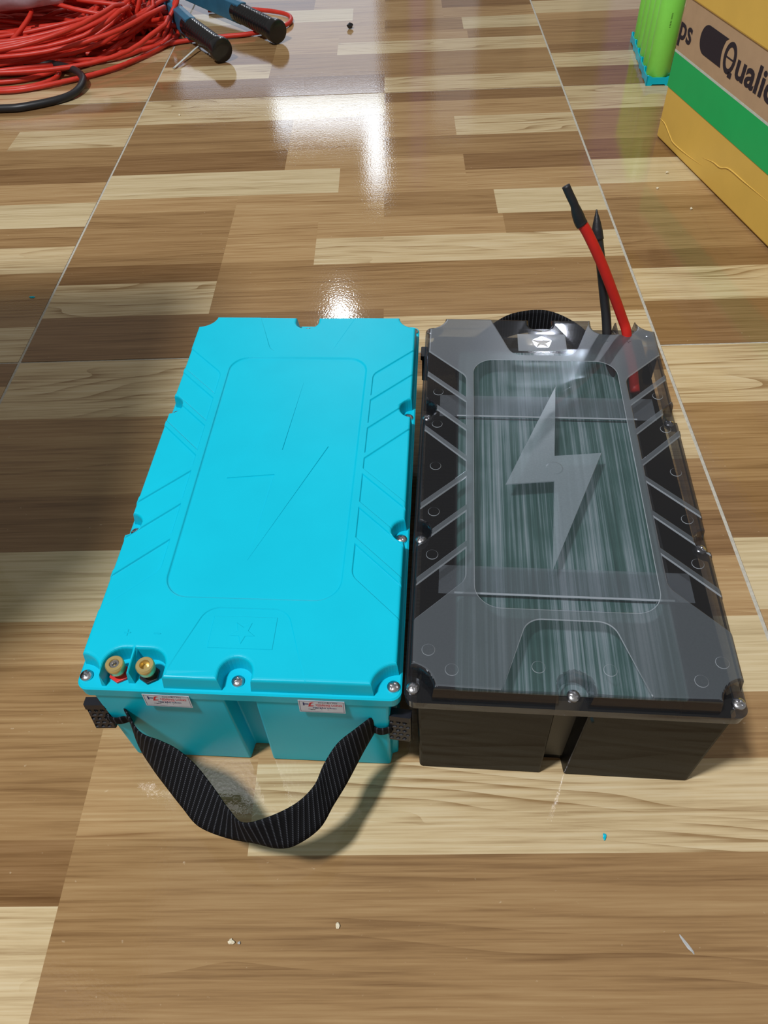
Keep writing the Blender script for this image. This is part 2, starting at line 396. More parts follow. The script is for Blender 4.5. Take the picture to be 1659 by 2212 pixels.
def sdist(Q, poly):
    """signed distance, positive inside"""
    P = np.array(poly); A = P; Bq = np.roll(P, -1, 0); best = np.full(len(Q), 1e9); ins = np.zeros(len(Q), bool)
    for a, b in zip(A, Bq):
        ab = b-a; t = np.clip(((Q-a)@ab)/(ab@ab), 0, 1); best = np.minimum(best, np.hypot(*(Q-(a+t[:, None]*ab)).T))
        cond = ((a[1] > Q[:, 1]) != (b[1] > Q[:, 1]))
        if a[1] != b[1]: ins ^= cond & (Q[:, 0] < (b[0]-a[0])*(Q[:, 1]-a[1])/(b[1]-a[1])+a[0])
    return np.where(ins, best, -best)
def mirror(poly, su, sv):
    q = [(p[0]*su, p[1]*sv) for p in poly]; return q if su*sv > 0 else q[::-1]
def star(cx, cy, R, rot=90):
    return [(cx+(R if k % 2 == 0 else R*0.42)*math.cos(math.radians(rot+36*k)), cy+(R if k % 2 == 0 else R*0.42)*math.sin(math.radians(rot+36*k))) for k in range(10)]
PLAT = plateau_outline()
PLAT_PROF = [(0, 0), (0.9, 8.6), (1.15, 9.5), (1.6, 10.1), (2.2, 10.4), (3.0, 10.5)]
WIN = round_poly([(-50.5, -106.5), (50.5, -106.5), (50.5, 106.5), (-50.5, 106.5)], 15, 10)
BOLT = [(6.4, 79.2), (-31, -15), (-1.1, -11.2), (-6.4, -79.2), (31, 15), (1.1, 11.2)]
TRAP = round_poly([(-38.5, -160), (38.5, -160), (22.5, -112), (-22.5, -112)], [0, 0, 11, 11], 8)
UO = 85.7
WCELL = [round_poly([(54.7, 64.7), (UO, UO+10), (UO, UO+33.5), (54.7, 88.2)], [0, 0, 0, 10], 6),
         [(54.7, 36.7), (UO, UO-18), (UO, UO+6), (54.7, 60.7)], [(54.7, 8.7), (UO, UO-46), (UO, UO-22), (54.7, 32.7)]]
WMID = [(54.7, -4.7), (UO, 50-UO), (UO, UO-50), (54.7, 4.7)]
PLAQ = [(-17.5, -137.5), (17.5, -137.5), (17.5, -117.5), (-17.5, -117.5)]
def lid_mesh(name, smoked):
    wp = [(0, 0), (0.4, -.15), (1.0, -.8), (1.5, -1.0)]; bp = [(0, 0), (0.3, .55)]; tp = [(0, 0), (.5, -.45)]; cp = [(0, 0), (.25, -.25), (.6, -.8), (.9, -.9)]; pp = [(0, 0), (.3, .3)]
    feats = [('win', WIN, wp), ('bolt', BOLT, bp), ('trap', TRAP, tp), ('trap', mirror(TRAP, 1, -1), tp), ('plaq', PLAQ, pp), ('star', star(0, -127.5, 7.5, 270), [(0, 0), (.3, .3)])]
    for su in (1, -1):
        feats.append(('wing', mirror(WMID, su, 1), cp))
        for sv in (1, -1):
            for c in WCELL: feats.append(('wing', mirror(c, su, sv), cp))
    plus = [(-64.3, -130.6), (-62.9, -130.6), (-62.9, -132.2), (-61.9, -132.2), (-61.9, -130.6), (-60.5, -130.6), (-60.5, -129.6), (-61.9, -129.6), (-61.9, -128), (-62.9, -128), (-62.9, -129.6), (-64.3, -129.6)]
    feats.append(('mark', plus, pp)); feats.append(('mark', [(-48, -130.6), (-44, -130.6), (-44, -129.6), (-48, -129.6)], pp))
    if smoked:
        for u, v in [(s*74.3, v) for s in (-1, 1) for v in (71, 38.5, 0.3, -38.5, -71, 134)]+[(62, 145), (-62, 145), (18, 141), (-18, 141)]:
            feats.append(('boss', arc(u, v, 3.5, 0, 343.6, 21), [(0, 0), (.25, .22)]))
        feats.append(('boss', arc(0, 0, 5.5, 0, 343.6, 21), [(0, 0), (.8, .25)]))
    flange = round_poly([(-86, -158.6), (86, -158.6), (86, 158.6), (-86, 158.6)], 6, 8)
    verts, edges = [], []
    def add(poly):
        s = len(verts); n = len(poly); verts.extend([Vector((float(p[0]), float(p[1]))) for p in poly]); edges.extend([(s+i, s+(i+1) % n) for i in range(n)])
    add(flange); add(offset_in(flange, 0.9))
    for d, _ in PLAT_PROF: add(offset_in(PLAT, d) if d else PLAT)
    lim_u, lim_v = 85.9, 158.4
    for _, poly, prof in feats:
        for d, _z in prof:
            q = offset_in(poly, d) if d else np.array(poly)
            add([(min(max(p[0], -lim_u), lim_u), min(max(p[1], -lim_v), lim_v)) for p in q])
    vo, eo, fo, *_ = delaunay_2d_cdt(verts, edges, [], 0, 1e-4)
    Q = np.array([(v.x, v.y) for v in vo])
    def prof_at(d, prof): return np.interp(d, [p[0] for p in prof], [p[1] for p in prof])
    dpl = sdist(Q, PLAT); dz = prof_at(dpl, PLAT_PROF)
    for nm, poly, prof in feats:
        d = sdist(Q, poly); dz = dz+np.where(d > 0, prof_at(d, prof), 0)*np.where(dpl > 0.3, 1, 0)
    z = ZF+np.maximum(dz, 0); dfl = sdist(Q, flange); z = z-np.interp(dfl, [0, 0.9], [0.8, 0])*(dpl <= 0)
    V = [(q[0]/1000, q[1]/1000, zz/1000) for q, zz in zip(Q, z)]
    Fc = []
    for f in fo:
        a, b, c = (Q[i] for i in f[:3]); ar = (b[0]-a[0])*(c[1]-a[1])-(b[1]-a[1])*(c[0]-a[0])
        Fc.append(tuple(f) if ar > 0 else tuple(f)[::-1])
    cen = np.array([Q[list(f)].mean(0) for f in Fc]); fm = np.zeros(len(Fc), int)
    if smoked:
        dc = sdist(cen, PLAT); fm[:] = 1; fm[dc < 2.0] = 2; fm[dc <= 0] = 0
        for nm, poly, prof in feats:
            ins = (sdist(cen, poly) > 0) & (dc > 2.0)
            if nm in ('win', 'wing', 'trap'): fm[ins] = 0
            if nm in ('bolt',): fm[ins] = 3
            if nm == 'plaq': fm[ins] = 1
        for nm, poly, prof in feats:
            sv_ = sdist(Q, poly); fi = np.array([f[:3] for f in Fc]); smin, smax = sv_[fi].min(1), sv_[fi].max(1)
            sc_c = sdist(cen, poly)
            if nm in ('win', 'wing', 'trap'): fm[(smin > -0.02) & (smax < 0.75) & (sc_c < 0.5) & (dc > 2.0)] = 4
            if nm in ('boss', 'star', 'plaq'): fm[(smin > -0.02) & (smax < 0.35) & (sc_c < 0.22) & (dc > 2.0)] = 4
    fm = list(fm); n0 = len(V); n = len(flange)
    ring_t = [(p[0]/1000, p[1]/1000, (ZF-0.8)/1000) for p in flange]; ring_b = [(p[0]/1000, p[1]/1000, ZB/1000) for p in offset_in(flange, 0.5)]
    ring_i = [(p[0]/1000, p[1]/1000, ZB/1000) for p in offset_in(flange, 3.5)]
    V += ring_t+ring_b+ring_i
    for i in range(n):
        j = (i+1) % n
        Fc.append((n0+n+i, n0+n+j, n0+j, n0+i)); Fc.append((n0+2*n+i, n0+2*n+j, n0+n+j, n0+n+i)); fm += [2 if smoked else 0]*2
    return mesh(name, V, Fc, False, fm)
def tub_mesh(name):
    def outl(u1, v1, g, gd, cu, cv, su, sv):
        q = [(-u1, -v1), (-g, -v1), (-g+1.4, -gd), (g-1.4, -gd), (g, -v1), (u1, -v1), (cu, -cv), (su, -sv)]
        full = q + [(-p[0], -p[1]) for p in q]
        return round_poly(full, [2.0, 1.2, 1, 1, 1.2, 2.0, 1.2, 1.5]*2, 3)
    T = outl(79.5, 157.4, 8.6, 147.5, 80.2, 150.6, 83.6, 149.4); Bo = outl(78.0, 156.2, 6.9, 146.8, 78.8, 149.6, 82.2, 148.4); Bi = outl(77.0, 155.2, 7.9, 145.8, 77.8, 148.8, 81.2, 147.6)
    V, F = [], []; n = len(T)
    for ring, z in ((Bi, 0.0), (Bo, 1.2), (T, ZB)): V += [(p[0]/1000, p[1]/1000, z/1000) for p in ring]
    for k in range(2):
        for i in range(n): F.append((k*n+i, k*n+(i+1) % n, (k+1)*n+(i+1) % n, (k+1)*n+i))
    bm = bmesh.new(); bv = [bm.verts.new(v) for v in V]
    for f in F: bm.faces.new([bv[i] for i in f])
    bmesh.ops.triangulate(bm, faces=[bm.faces.new([bv[i] for i in range(n)][::-1])])
    me = bpy.data.meshes.new(name); bm.normal_update(); bm.to_mesh(me); bm.free(); return me
def screw_mesh():
    vs, fs = [], []; S, rings = 32, [0, .5, .9, 1.3, 1.7, 2.1, 2.5, 2.8, 2.9, 2.9]
    for i, r in enumerate(rings):
        z = 1.9*math.sqrt(max(0, 1-(r/3.15)**2))+0.3 if i < 9 else 0.0
        for k in range(S):
            a = 2*math.pi*(k+.5)/S; x, y = r*math.cos(a), r*math.sin(a)
            zz = z-(1.0 if (min(abs(x), abs(y)) < 0.48 and r < 1.8 and i < 9) else 0)
            vs.append((x/870, y/870, zz/950))
    for i in range(len(rings)-1):
        for k in range(S): fs.append((i*S+k, i*S+(k+1) % S, (i+1)*S+(k+1) % S, (i+1)*S+k)[::-1])
    return mesh('screw', vs, fs, False)
SCREW = screw_mesh(); SCREW.materials.append(STEEL)
SCREW_AT = [(su*81.6, sv*151.2) for su in (-1, 1) for sv in (-1, 1)]+[(0, -151.3), (0, 151.3)]+[(su*81.2, sv*53.6) for su in (-1, 1) for sv in (-1, 1)]
def ribbon(name, A, B, n=6, th=1.5):
    a = catmull(A, n); b = catmull(B, n); V, F, U = [], [], []; m = len(a); W = 7; acc = 0
    for i in range(m):
        if i: acc += float(np.linalg.norm((a[i]+b[i])/2-(a[i-1]+b[i-1])/2))
        t = (a[min(i+1, m-1)]+b[min(i+1, m-1)])-(a[max(i-1, 0)]+b[max(i-1, 0)]); nn = np.cross(t, a[i]-b[i]); nn /= np.linalg.norm(nn)+1e-9
        for s in (1, -1):
            for k in range(W):
                f = k/(W-1); p = a[i]*(1-f)+b[i]*f+nn*s*th/2*(1 if 0 < k < W-1 else .5); V.append(p/1000); U.append((acc/200.0, f))
    R_ = 2*W
    for i in range(m-1):
        for k in range(R_):
            k0 = k if k < W else R_-1-(k-W); k1 = (k+1) % R_; k1 = k1 if k1 < W else R_-1-(k1-W)
            F.append((i*R_+k0, i*R_+k1, (i+1)*R_+k1, (i+1)*R_+k0))
    me = mesh(name, V, F, True); uv = me.uv_layers.new(name='UVMap')
    for lp in me.loops: uv.data[lp.index].uv = U[lp.vertex_index]
    return me
def webbing_stub(name):
    """folded, melted end of the webbing: a small slab with a lip on top and a grid of dents"""
    bm = bmesh.new(); nx, nz = 24, 36; w, h, t = 12.0, 24.0, 4.5
    g = {}
    for i in range(nx+1):
        for j in range(nz+1):
            x, z = -w/2+w*i/nx, h*j/nz; y = -t/2
            for a in range(3):
                for b in range(5):
                    cx, cz = -3.6+3.6*a+(0.9 if b % 2 else -0.9), 2.6+3.7*b
                    if math.hypot(x-cx, (z-cz)*1.1) < 1.0: y += 0.9
            if z > h-4.5: y -= 1.1
            if i in (0, nx): y += 0.8
            g[i, j] = bm.verts.new((x/1000, y/1000, z/1000))
    for i in range(nx):
        for j in range(nz): bm.faces.new((g[i, j], g[i+1, j], g[i+1, j+1], g[i, j+1]))
    bd = [e for e in bm.edges if e.is_boundary]
    r = bmesh.ops.extrude_edge_only(bm, edges=bd); nv = [v for v in r['geom'] if isinstance(v, bmesh.types.BMVert)]
    for v in nv: v.co.y = t/2/1000
    ne = [e for e in r['geom'] if isinstance(e, bmesh.types.BMEdge) and e.is_boundary]
    bmesh.ops.contextual_create(bm, geom=ne)
    return bm_mesh(name, bm)
STUB = webbing_stub('strap_end'); STUB.materials.append(BLKP)

lidT = lid_mesh('lid', False); lidS = lid_mesh('lid', True); tubm = tub_mesh('tub')
def case(name, loc, rot, smoked):
    c = empty(name, loc, rot)
    if smoked:
        lid = link('lid', lidS, [CLEAR, FROST, SIDE, BOLTF, EDGE], c); tm2 = tubm.copy(); tm2.materials.clear(); tb = link('tub', tm2, [TUBS], c)
    else:
        lid = link('lid', lidT, [TEAL], c); tb = link('tub', tubm, [TEAL], c)
    for u, v in SCREW_AT:
        s = link('screw', SCREW, None, c, (u/1000, v/1000, (ZF+0.02)/1000), (0, 0, random.uniform(0, 3)))
    return c, lid, tb
random.seed(4)
TEAL_C, TEAL_R = (-0.081, 0.346, 0), math.radians(-3.3)
teal, tlid, ttub = case('battery_case', TEAL_C, TEAL_R, False)
tag(teal, 'turquoise plastic battery case with lightning bolt lid and black strap handle', 'battery case')
SM_C, SM_R = (0.0937, 0.3346, 0), math.radians(-4.0)
smoke, slid, stub_ = case('battery_case', SM_C, SM_R+math.pi, True)
tag(smoke, 'smoked see-through plastic battery case with lightning bolt lid, beside the turquoise one', 'battery case')

# terminals of the turquoise case
hexm = prism('hex_washer', [(5.6*math.cos(math.radians(60*k+30))/1000, 5.6*math.sin(math.radians(60*k+30))/1000) for k in range(6)], 0, 0.0018, bev=0.0003)
post = lathe('terminal_post', [(r/1000, z/1000) for r, z in [(2.4, 0), (2.6, 2.6), (2.2, 3.0), (2.2, 3.8), (4.3, 3.9), (4.5, 4.3), (4.5, 7.4), (4.9, 7.6), (4.9, 9.6), (4.4, 10.2), (2.7, 10.2), (2.5, 9.9), (2.5, 6.4)]], 28, True, True)
for u, hm, nm in ((-63.8, REDP, 'red hexagonal washer'), (-47.6, BLKP, 'black hexagonal washer')):
    p = link('terminal_post', post, [BRASS], teal, (u/1000, -0.1495, ZF/1000+0.0016)); p['label'] = 'brass screw terminal post'
    h = link('hex_washer', hexm.copy(), [hm], p, (0, 0, -0.0016)); h['label'] = nm
    if hm is REDP:
        link('set_screw', lathe('set_screw', [(1.0/1000, 0.0062), (1.0/1000, 0.0092), (1.3/1000, 0.0096), (2.3/1000, 0.0096), (2.45/1000, 0.009), (2.45/1000, 0.0062)], 20), STEEL, p)
# stickers
def sticker(u0, u1, tilt):
    w, h = (u1-u0)/1000, 0.0122; y = -0.1589
    s = link('warranty_sticker', box_mesh('warranty_sticker', 0, w, -0.0001, 0.0001, 0, h), PAPER, teal, (u0/1000, y, 0.0716), (math.radians(-2.0), tilt, 0)); s['label'] = 'small silver white warranty sticker with red and navy print'
    def put(me, m, x, z): link('print', me, m, s, (x, -0.00014, z))
    for x0, x1, z0, z1 in ((.0006, w-.0006, .0006, .0008), (.0006, w-.0006, h-.0008, h-.0006), (.0006, .0008, .0006, h-.0006), (w-.0008, w-.0006, .0006, h-.0006)):
        link('print_border', box_mesh('print_border', x0, x1, -0.00013, -0.0001, z0, z1), INK_NAVY, s)
    put(text_mesh('print', 'CHUYÊN PIN', 1, 0.0100, 0.0013), INK_DARK, .0105, .0099)
    put(text_mesh('print', 'HOÀNG LONG', 1, 0.0138, 0.0021, bold=0.02), INK_RED, .0092, .0072)
    link('print_line', box_mesh('print_line', .0098, .0168, -0.00018, -0.0001, .0062, .00645), INK_RED, s)
    put(text_mesh('print', 'TEM BẢO HÀNH', 1, 0.0125, 0.0016, bold=0.015), INK_NAVY, .0072, .0042)
    put(text_mesh('print', 'Ngày:      /      /', 1, 0.0105, 0.0011), INK_DARK, .0050, .0026)
    put(prism('logo', [(.0, .0008), (.0008, .0008), (.0008, .0020), (.0030, .0020), (.0030, .0028), (.0008, .0028), (.0008, .0040), (.0, .0040)], 0, .00004, 'y'), INK_NAVY, .0024, .0062)
    put(prism('logo', [(.0, .0), (.0030, .0006), (.0030, .0012), (.0012, .0012), (.0020, .0034), (.0034, .0042), (.0022, .0046), (.0010, .0040), (.0004, .0016)], 0, .00004, 'y'), INK_RED, .0050, .0060)
sticker(-51.4, -26.2, math.radians(1.6)); sticker(31.8, 56.2, math.radians(0.8))
# carrying strap of the turquoise case
SA = [(-67.9, -156.0, 63), (-54.8, -170.4, 64), (-42.2, -175.1, 64), (-33.2, -178.2, 62), (-22.1, -185.2, 60), (-10.6, -195.8, 57), (-0.1, -206.8, 56), (8.6, -213.5, 58), (20.9, -210.0, 58), (33.7, -201.7, 56), (42.0, -191.8, 56), (45.8, -180.9, 57), (52.3, -170.5, 60), (61.7, -163.3, 63), (70.4, -156.0, 64)]
SB = [(-68.6, -155.5, 43), (-61.1, -169.3, 43), (-49.8, -182.0, 43), (-39.7, -191.8, 43), (-28.3, -202.4, 43), (-17.9, -211.1, 42), (-2.2, -216.1, 42), (12.6, -217.9, 42), (24.9, -219.9, 42), (34.3, -218.1, 43), (45.3, -209.9, 44), (51.4, -198.1, 45), (57.7, -186.0, 46), (64.9, -168.7, 46), (70.5, -155.5, 44)]
st = link('carrying_strap', ribbon('carrying_strap', SA, SB), WEB, teal); st['label'] = 'black woven webbing strap handle'
for u, rz in ((-83.5, 0.05), (84.5, -0.10)):
    e = link('strap_end', STUB, None, teal, (u/1000, -0.1572, 0.0412), (math.radians(-8), 0, rz)); e['label'] = 'black melted strap end with dents'
for s in (-1, 1):
    la = [(s*68.5, -156.5, 53), (s*74, -158.8, 54), (s*80, -157.6, 55)]; lb = [(p[0], p[1], p[2]-7) for p in la]
    link('strap_loop', ribbon('strap_loop', la, lb, 5), WEB, teal)
# rear strap and strap ends of the smoked case (its frame is turned half a circle)
RA = [(-60, -156, 60), (-50, -176, 61), (-38, -200, 62), (-14, -219, 62), (14, -216, 61), (34, -198, 61), (50, -176, 61), (62, -156, 60)]
RB = [(p[0]*0.98, p[1]+5, p[2]-19) for p in RA]
link('carrying_strap', ribbon('carrying_strap', RA, RB), WEB, smoke)
for (u, v) in ((86.0, -143.0), (-86.5, -143.0)):
    link('strap_end', STUB, None, smoke, (u/1000, v/1000, 0.052), (0, 0, math.radians(90)))

# ------------------------------------------------------------------ battery pack inside the smoked case
pack = empty('battery_pack', (SM_C[0], SM_C[1], 0), SM_R)
tag(pack, 'streaky green fibre board battery pack wrapped in clear film inside smoked case', 'battery pack')
link('pack_body', box_mesh('pack_body', -.0605, .0605, -.1475, .1345, 0.003, 0.0790, 0.004), PACK_DARK, pack)
link('fibre_board', box_mesh('fibre_board', -.060, .060, -.148, .135, 0.0795, 0.0835, 0.0022, 3), FIBRE, pack)
def film_mesh():
    V, F = [], []; nx, ny = 60, 130; rnd = np.random.RandomState(3)
    ph = rnd.uniform(0, 6.28, 24); kx = rnd.uniform(-160, 160, 24); ky = rnd.uniform(-90, 90, 24); am = rnd.uniform(.1, 1, 24)*.00022
    for j in range(ny+1):
        for i in range(nx+1):
            x, y = -.061+.122*i/nx, -.149+.285*j/ny
            z = 0.0852+sum(am*np.sin(kx*x+ky*y+ph)); V.append((x, y, z))
    # one sharp crease running diagonally near the far end
    for k, (x, y, z) in enumerate(V):
        d = (x-.012)*0.62-(y-.085)*0.78; s = abs((x-.012)*0.78+(y-.085)*0.62)
        V[k] = (x, y, z+0.0016*math.exp(-(d/.0022)**2)*math.exp(-(s/.02)**4))
    for j in range(ny):
        for i in range(nx): a = j*(nx+1)+i; F.append((a, a+1, a+nx+2, a+nx+1))
    return mesh('wrap_film', V, F, True)
link('wrap_film', film_mesh(), FILM, pack)
for v0, v1, u0, u1 in ((57.5, 79.5, -73, 74), (-90.5, -70.5, -70, 72)):
    t = link('packing_tape', box_mesh('packing_tape', u0/1000, u1/1000, v0/1000, v1/1000, 0.0868, 0.0870), TAPE, pack)
    link('tape_edge', box_mesh('tape_edge', -.061, .061, v0/1000, (v0+1.3)/1000, 0.0871, 0.0873), TAPE_EDGE, t)
mm = lambda L: [(p[0]/1000, p[1]/1000, p[2]/1000) for p in L]
redp = catmull(mm([(66, 95, 80), (66.5, 118, 84), (64, 134, 90), (61.8, 139.7, 100), (57.9, 142.7, 108), (47.8, 144.7, 128), (36.1, 147.8, 150), (23.8, 152.3, 170), (17.5, 154.2, 178)]), 6)
rc = link('power_cable', tube('power_cable', redp, 0.0036, 14), RED_CABLE, pack); rc['label'] = 'thick red power cable'
rs = catmull(mm([(19.2, 153.6, 175.8), (17.5, 154.2, 178), (14.5, 154.6, 184), (11.7, 155.0, 190), (8.5, 156.5, 195), (5.1, 158.4, 200.5)]), 5)
link('heat_shrink', tube('heat_shrink', rs, [0.0041]*8+[0.0040, .0039, .0037, .0035, .0033, .0030]+[0.0028]*12, 12), SHRINK, rc)
n_rs = len(rs)
bp_ = catmull(mm([(52, 98, 78), (51, 122, 84), (49, 138, 92), (48.4, 142.2, 98), (46.6, 148.1, 108), (43.7, 153.7, 120), (37.6, 161.9, 145), (33.2, 169.6, 162)]), 6)
bc = link('power_cable', tube('power_cable', bp_, 0.0034, 14), BLACK_CABLE, pack); bc['label'] = 'thick black power cable'
bs = catmull(mm([(34.6, 167.0, 157), (33.2, 169.6, 162), (32.2, 172.6, 168.5), (31.2, 175.8, 175)]), 5)
link('heat_shrink', tube('heat_shrink', bs, [0.0039]*6+[.0037, .0034, .0031, .0028, .0024, .0020, .0016, .0011, .0008, .0005], 12), SHRINK, bc)

# ------------------------------------------------------------------ yellow carton
ca = math.radians(-78.62)
carton = empty('carton', (0.3319, 1.0100, 0), ca)
tag(carton, 'yellow cardboard carton with green stripe and black lettering', 'carton')
link('carton_body', box_mesh('carton_body', 0, .62, 0, .36, 0.0015, .150, 0.002), YELLOW, carton)
link('carton_lid', box_mesh('carton_lid', -.0018, .6218, -.0020, .362, .1565, .262, 0.002), YELLOW, carton)
link('kraft_band', box_mesh('kraft_band', -.0003, .6203, -.0004, .3604, .1020, .1575), KRAFT, carton)
link('green_stripe', box_mesh('green_stripe', -.0006, .6206, -.0006, .3606, .0616, .0998), GREENP, carton)
link('white_line', box_mesh('white_line', -.0006, .6206, -.0006, .3606, .0998, .1022), CARTW, carton)
PY = -0.0007
def cput(me, x, z, nm='lettering'): return link(nm, me, INK_BLACK, carton, (x/1000, PY, z/1000))
cput(text_mesh('lettering', 'ps', 1, .0295, .0245, bold=0.02), 0.3, 107.0)
pill = [(104.5-0.0*k, 0) for k in range(0)]
pill = arc(62, 130.5, 14.5, 90, 270, 14)+[(101.5, 116.0)]+[(101.5-4.5*math.sin(math.pi*k/10)*1.0, 116+29*k/10) for k in range(1, 10)]+[(104.5, 145.0)]
cput(prism('logo_pill', [((p[0]-62)/1000, (p[1]-116)/1000) for p in pill], 0, .0003, 'y'), 62, 116, 'logo_pill')
def ring_mesh(cx, cz, rx, rz, tx, tz, n=36):
    V, F = [], []
    for k in range(n):
        a = 2*math.pi*k/n; c, s = math.cos(a), math.sin(a)
        V += [((cx+rx*c)/1000, 0, (cz+rz*s)/1000), ((cx+(rx-tx)*c)/1000, 0, (cz+(rz-tz)*s)/1000)]
    V += [(x, .0003, z) for x, y, z in V]
    for k in range(n):
        j = (k+1) % n; m = 2*n
        F += [(2*k, 2*j, 2*j+1, 2*k+1), (m+2*k+1, m+2*j+1, m+2*j, m+2*k), (2*k, m+2*k, m+2*j, 2*j), (2*k+1, 2*j+1, m+2*j+1, m+2*k+1)]
    return mesh('letter_ring', V, F)
cput(join_data('lettering', [ring_mesh(115, 130, 12.2, 15.2, 5.0, 5.0), box_mesh('b', .108, .122, 0, .0003, .1288, .1302), box_mesh('b', .1185, .1262, 0, .0003, .1130, .1185)]), 0, 0)
cput(text_mesh('lettering', 'ualic', 1, .076, .0262, bold=0.025), 131.0, 116.4)
for pts in ([(-1.5, 22.9), (8, 23), (16.8, 21.7), (34.0, 14.8), (46.4, 11.5), (82.4, 13.1), (118.8, 16.7)], [(115.3, 24.4), (137.4, 29.5), (154.3, 30.8), (171.0, 36.8), (206.3, 37.9), (252.3, 39.7)]):
    L = catmull([(x/1000, -0.0001, z/1000) for x, z in pts], 5); n = len(L)
    link('tape_crease', tube('tape_crease', L, [0.0007*min(1, 4*k/n, 4*(n-1-k)/n)+0.0001 for k in range(n)], 6), YELLOW, carton)

# ------------------------------------------------------------------ green cells in turquoise holders
cells = empty('cell_row', (0.3722, 1.1890, 0), math.radians(-3.0))
tag(cells, 'row of tall lime green battery cells in turquoise holders beside carton', 'battery cells')
cell_me = lathe('cell', [(r/1000, z/1000) for r, z in [(14, 3), (15.6, 3.2), (16.2, 4), (16.2, 137), (15.6, 138), (14, 138.4), (8, 138.4), (8, 140), (3, 140)]], 40); cell_me.materials.append(CELLG)
hold = bmesh.new()
def holder_mesh():
    # square collar with cut-out foot edges, round inside
    parts = []
    for s in range(4):
        pts = [(-17.4, 0), (-10, 0), (-8.5, 1.8), (8.5, 1.8), (10, 0), (17.4, 0), (17.4, 12.5), (15.5, 13.5), (9, 10.5), (-9, 10.5), (-15.5, 13.5), (-17.4, 12.5)]
        me = prism('h', [(p[0]/1000, p[1]/1000) for p in pts], -.0174, -.0158, 'y')
        me.transform(Matrix.Rotation(s*math.pi/2, 4, 'Z')); parts.append(me)
    parts.append(box_mesh('h', -.016, .016, -.016, .016, .0020, .0034))
    return join_data('cell_holder', parts)
hold.free(); holder_me = holder_mesh(); holder_me.materials.append(TEAL)
CELL_INK = plain('dark_cell_print', srgb(60, 90, 40), 0.6)
for k in range(5):
    cl = link('cell', cell_me, None, cells, (0.0012*k, 0.0352*k, 0.0))
    link('cell_holder', holder_me, None, cells, (0.0012*k, 0.0352*k, 0.0))
for (z0, body) in ((.0900, 'IIIIIII II'), (.0790, 'IIII')):
    tm = text_mesh('cell_print', body, 1, 0.0105 if z0 > .085 else .006, .0018)
    me = tm; R_ = 0.01632
    for v in me.vertices:
        s, h = v.co.z, v.co.x; a = -math.pi/2-0.12+s/R_
        rr = R_ + (-v.co.y)
        v.co = (rr*math.cos(a), rr*math.sin(a), z0-h)
    link('cell_print', me, CELL_INK, cells)

# ------------------------------------------------------------------ red wire coil, black cable, loppers
rnd = random.Random(11)
pts = []
N = 62
for k in range(N):
    cx, cy = -0.655+rnd.uniform(-.03, .03), 1.475+rnd.uniform(-.03, .03)
    a = 0.265+rnd.uniform(-.06, .035); b = 0.135+rnd.uniform(-.055, .06); tilt = rnd.uniform(-.22, .16); z0 = 0.006+0.052*rnd.random()
    if k >= 34: cx += rnd.uniform(-.05, .06); a = rnd.uniform(.10, .24); b = rnd.uniform(.03, .10); tilt = rnd.uniform(-.4, .3); z0 = 0.004+0.04*rnd.random()
    ph = rnd.uniform(0, 6.28)
    for s in range(26):
        t = 2*math.pi*s/26; x, y = a*math.cos(t), b*math.sin(t)
        w = 1.0 if math.cos(t) < 0.75 else 0.96
        pts.append((cx+(x*math.cos(tilt)-y*math.sin(tilt))*w, cy+x*math.sin(tilt)+y*math.cos(tilt), max(0.0052, z0*(0.55+0.45*math.sin(t*1.0+ph))+0.004+0.010*math.sin(3*t+ph))))
loops = [pts]
strays = [
 [(-.74, 1.36, .030), (-.62, 1.38, .036), (-.545, 1.335, .024), (-.520, 1.285, .006), (-.545, 1.245, .005), (-.60, 1.235, .005), (-.68, 1.25, .005)],
 [(-.50, 1.43, .045), (-.495, 1.38, .035), (-.515, 1.315, .010), (-.56, 1.275, .0052), (-.62, 1.262, .0052), (-.70, 1.27, .0052)],
 [(-.36, 1.42, .006), (-.395, 1.36, .0052), (-.44, 1.30, .0052), (-.505, 1.255, .0052), (-.57, 1.228, .0052), (-.63, 1.232, .006), (-.70, 1.255, .008)],
 [(-.60, 1.43, .060), (-.58, 1.40, .055), (-.61, 1.34, .030), (-.66, 1.30, .010)],
 [(-.385, 1.46, .020), (-.372, 1.435, .010), (-.39, 1.39, .0055), (-.46, 1.365, .0055), (-.52, 1.36, .010), (-.60, 1.35, .02)],
 [(-.78, 1.50, .05), (-.66, 1.505, .066), (-.55, 1.46, .060), (-.45, 1.445, .05), (-.385, 1.47, .03), (-.37, 1.53, .02)],
 [(-.72, 1.43, .058), (-.60, 1.44, .066), (-.50, 1.415, .052), (-.41, 1.425, .032), (-.376, 1.45, .02)]]
coil = empty('red_wire_coil', (-0.655, 1.475, 0))
tag(coil, 'tangled pile of thin red wire on the floor beyond the turquoise case', 'wire coil')
off = np.array((-0.655, 1.475, 0))
loop_s = catmull([np.array(p)-off for p in pts], 2)
link('wire', tube('wire', loop_s, 0.0036, 7), RED_WIRE, coil)
for s in strays: link('wire', tube('wire', catmull([np.array(p)-off for p in s], 7), 0.0036, 8), RED_WIRE, coil)
lp = catmull([(-.40, 1.40, .0045), (-.34, 1.43, .0045), (-.27, 1.425, .0045), (-.22, 1.44, .0045)], 6)
tag(link('red_wire', tube('red_wire', catmull([(-.385, 1.395, .0045), (-.345, 1.412, .0045), (-.285, 1.425, .0045), (-.245, 1.432, .0045), (-.20, 1.452, .0045), (-.178, 1.485, .0045), (-.19, 1.525, .0045), (-.25, 1.555, .0045), (-.33, 1.56, .0045)], 7), 0.0036, 8), RED_WIRE), 'single loop of red wire passing under the black lopper grips', 'wire')
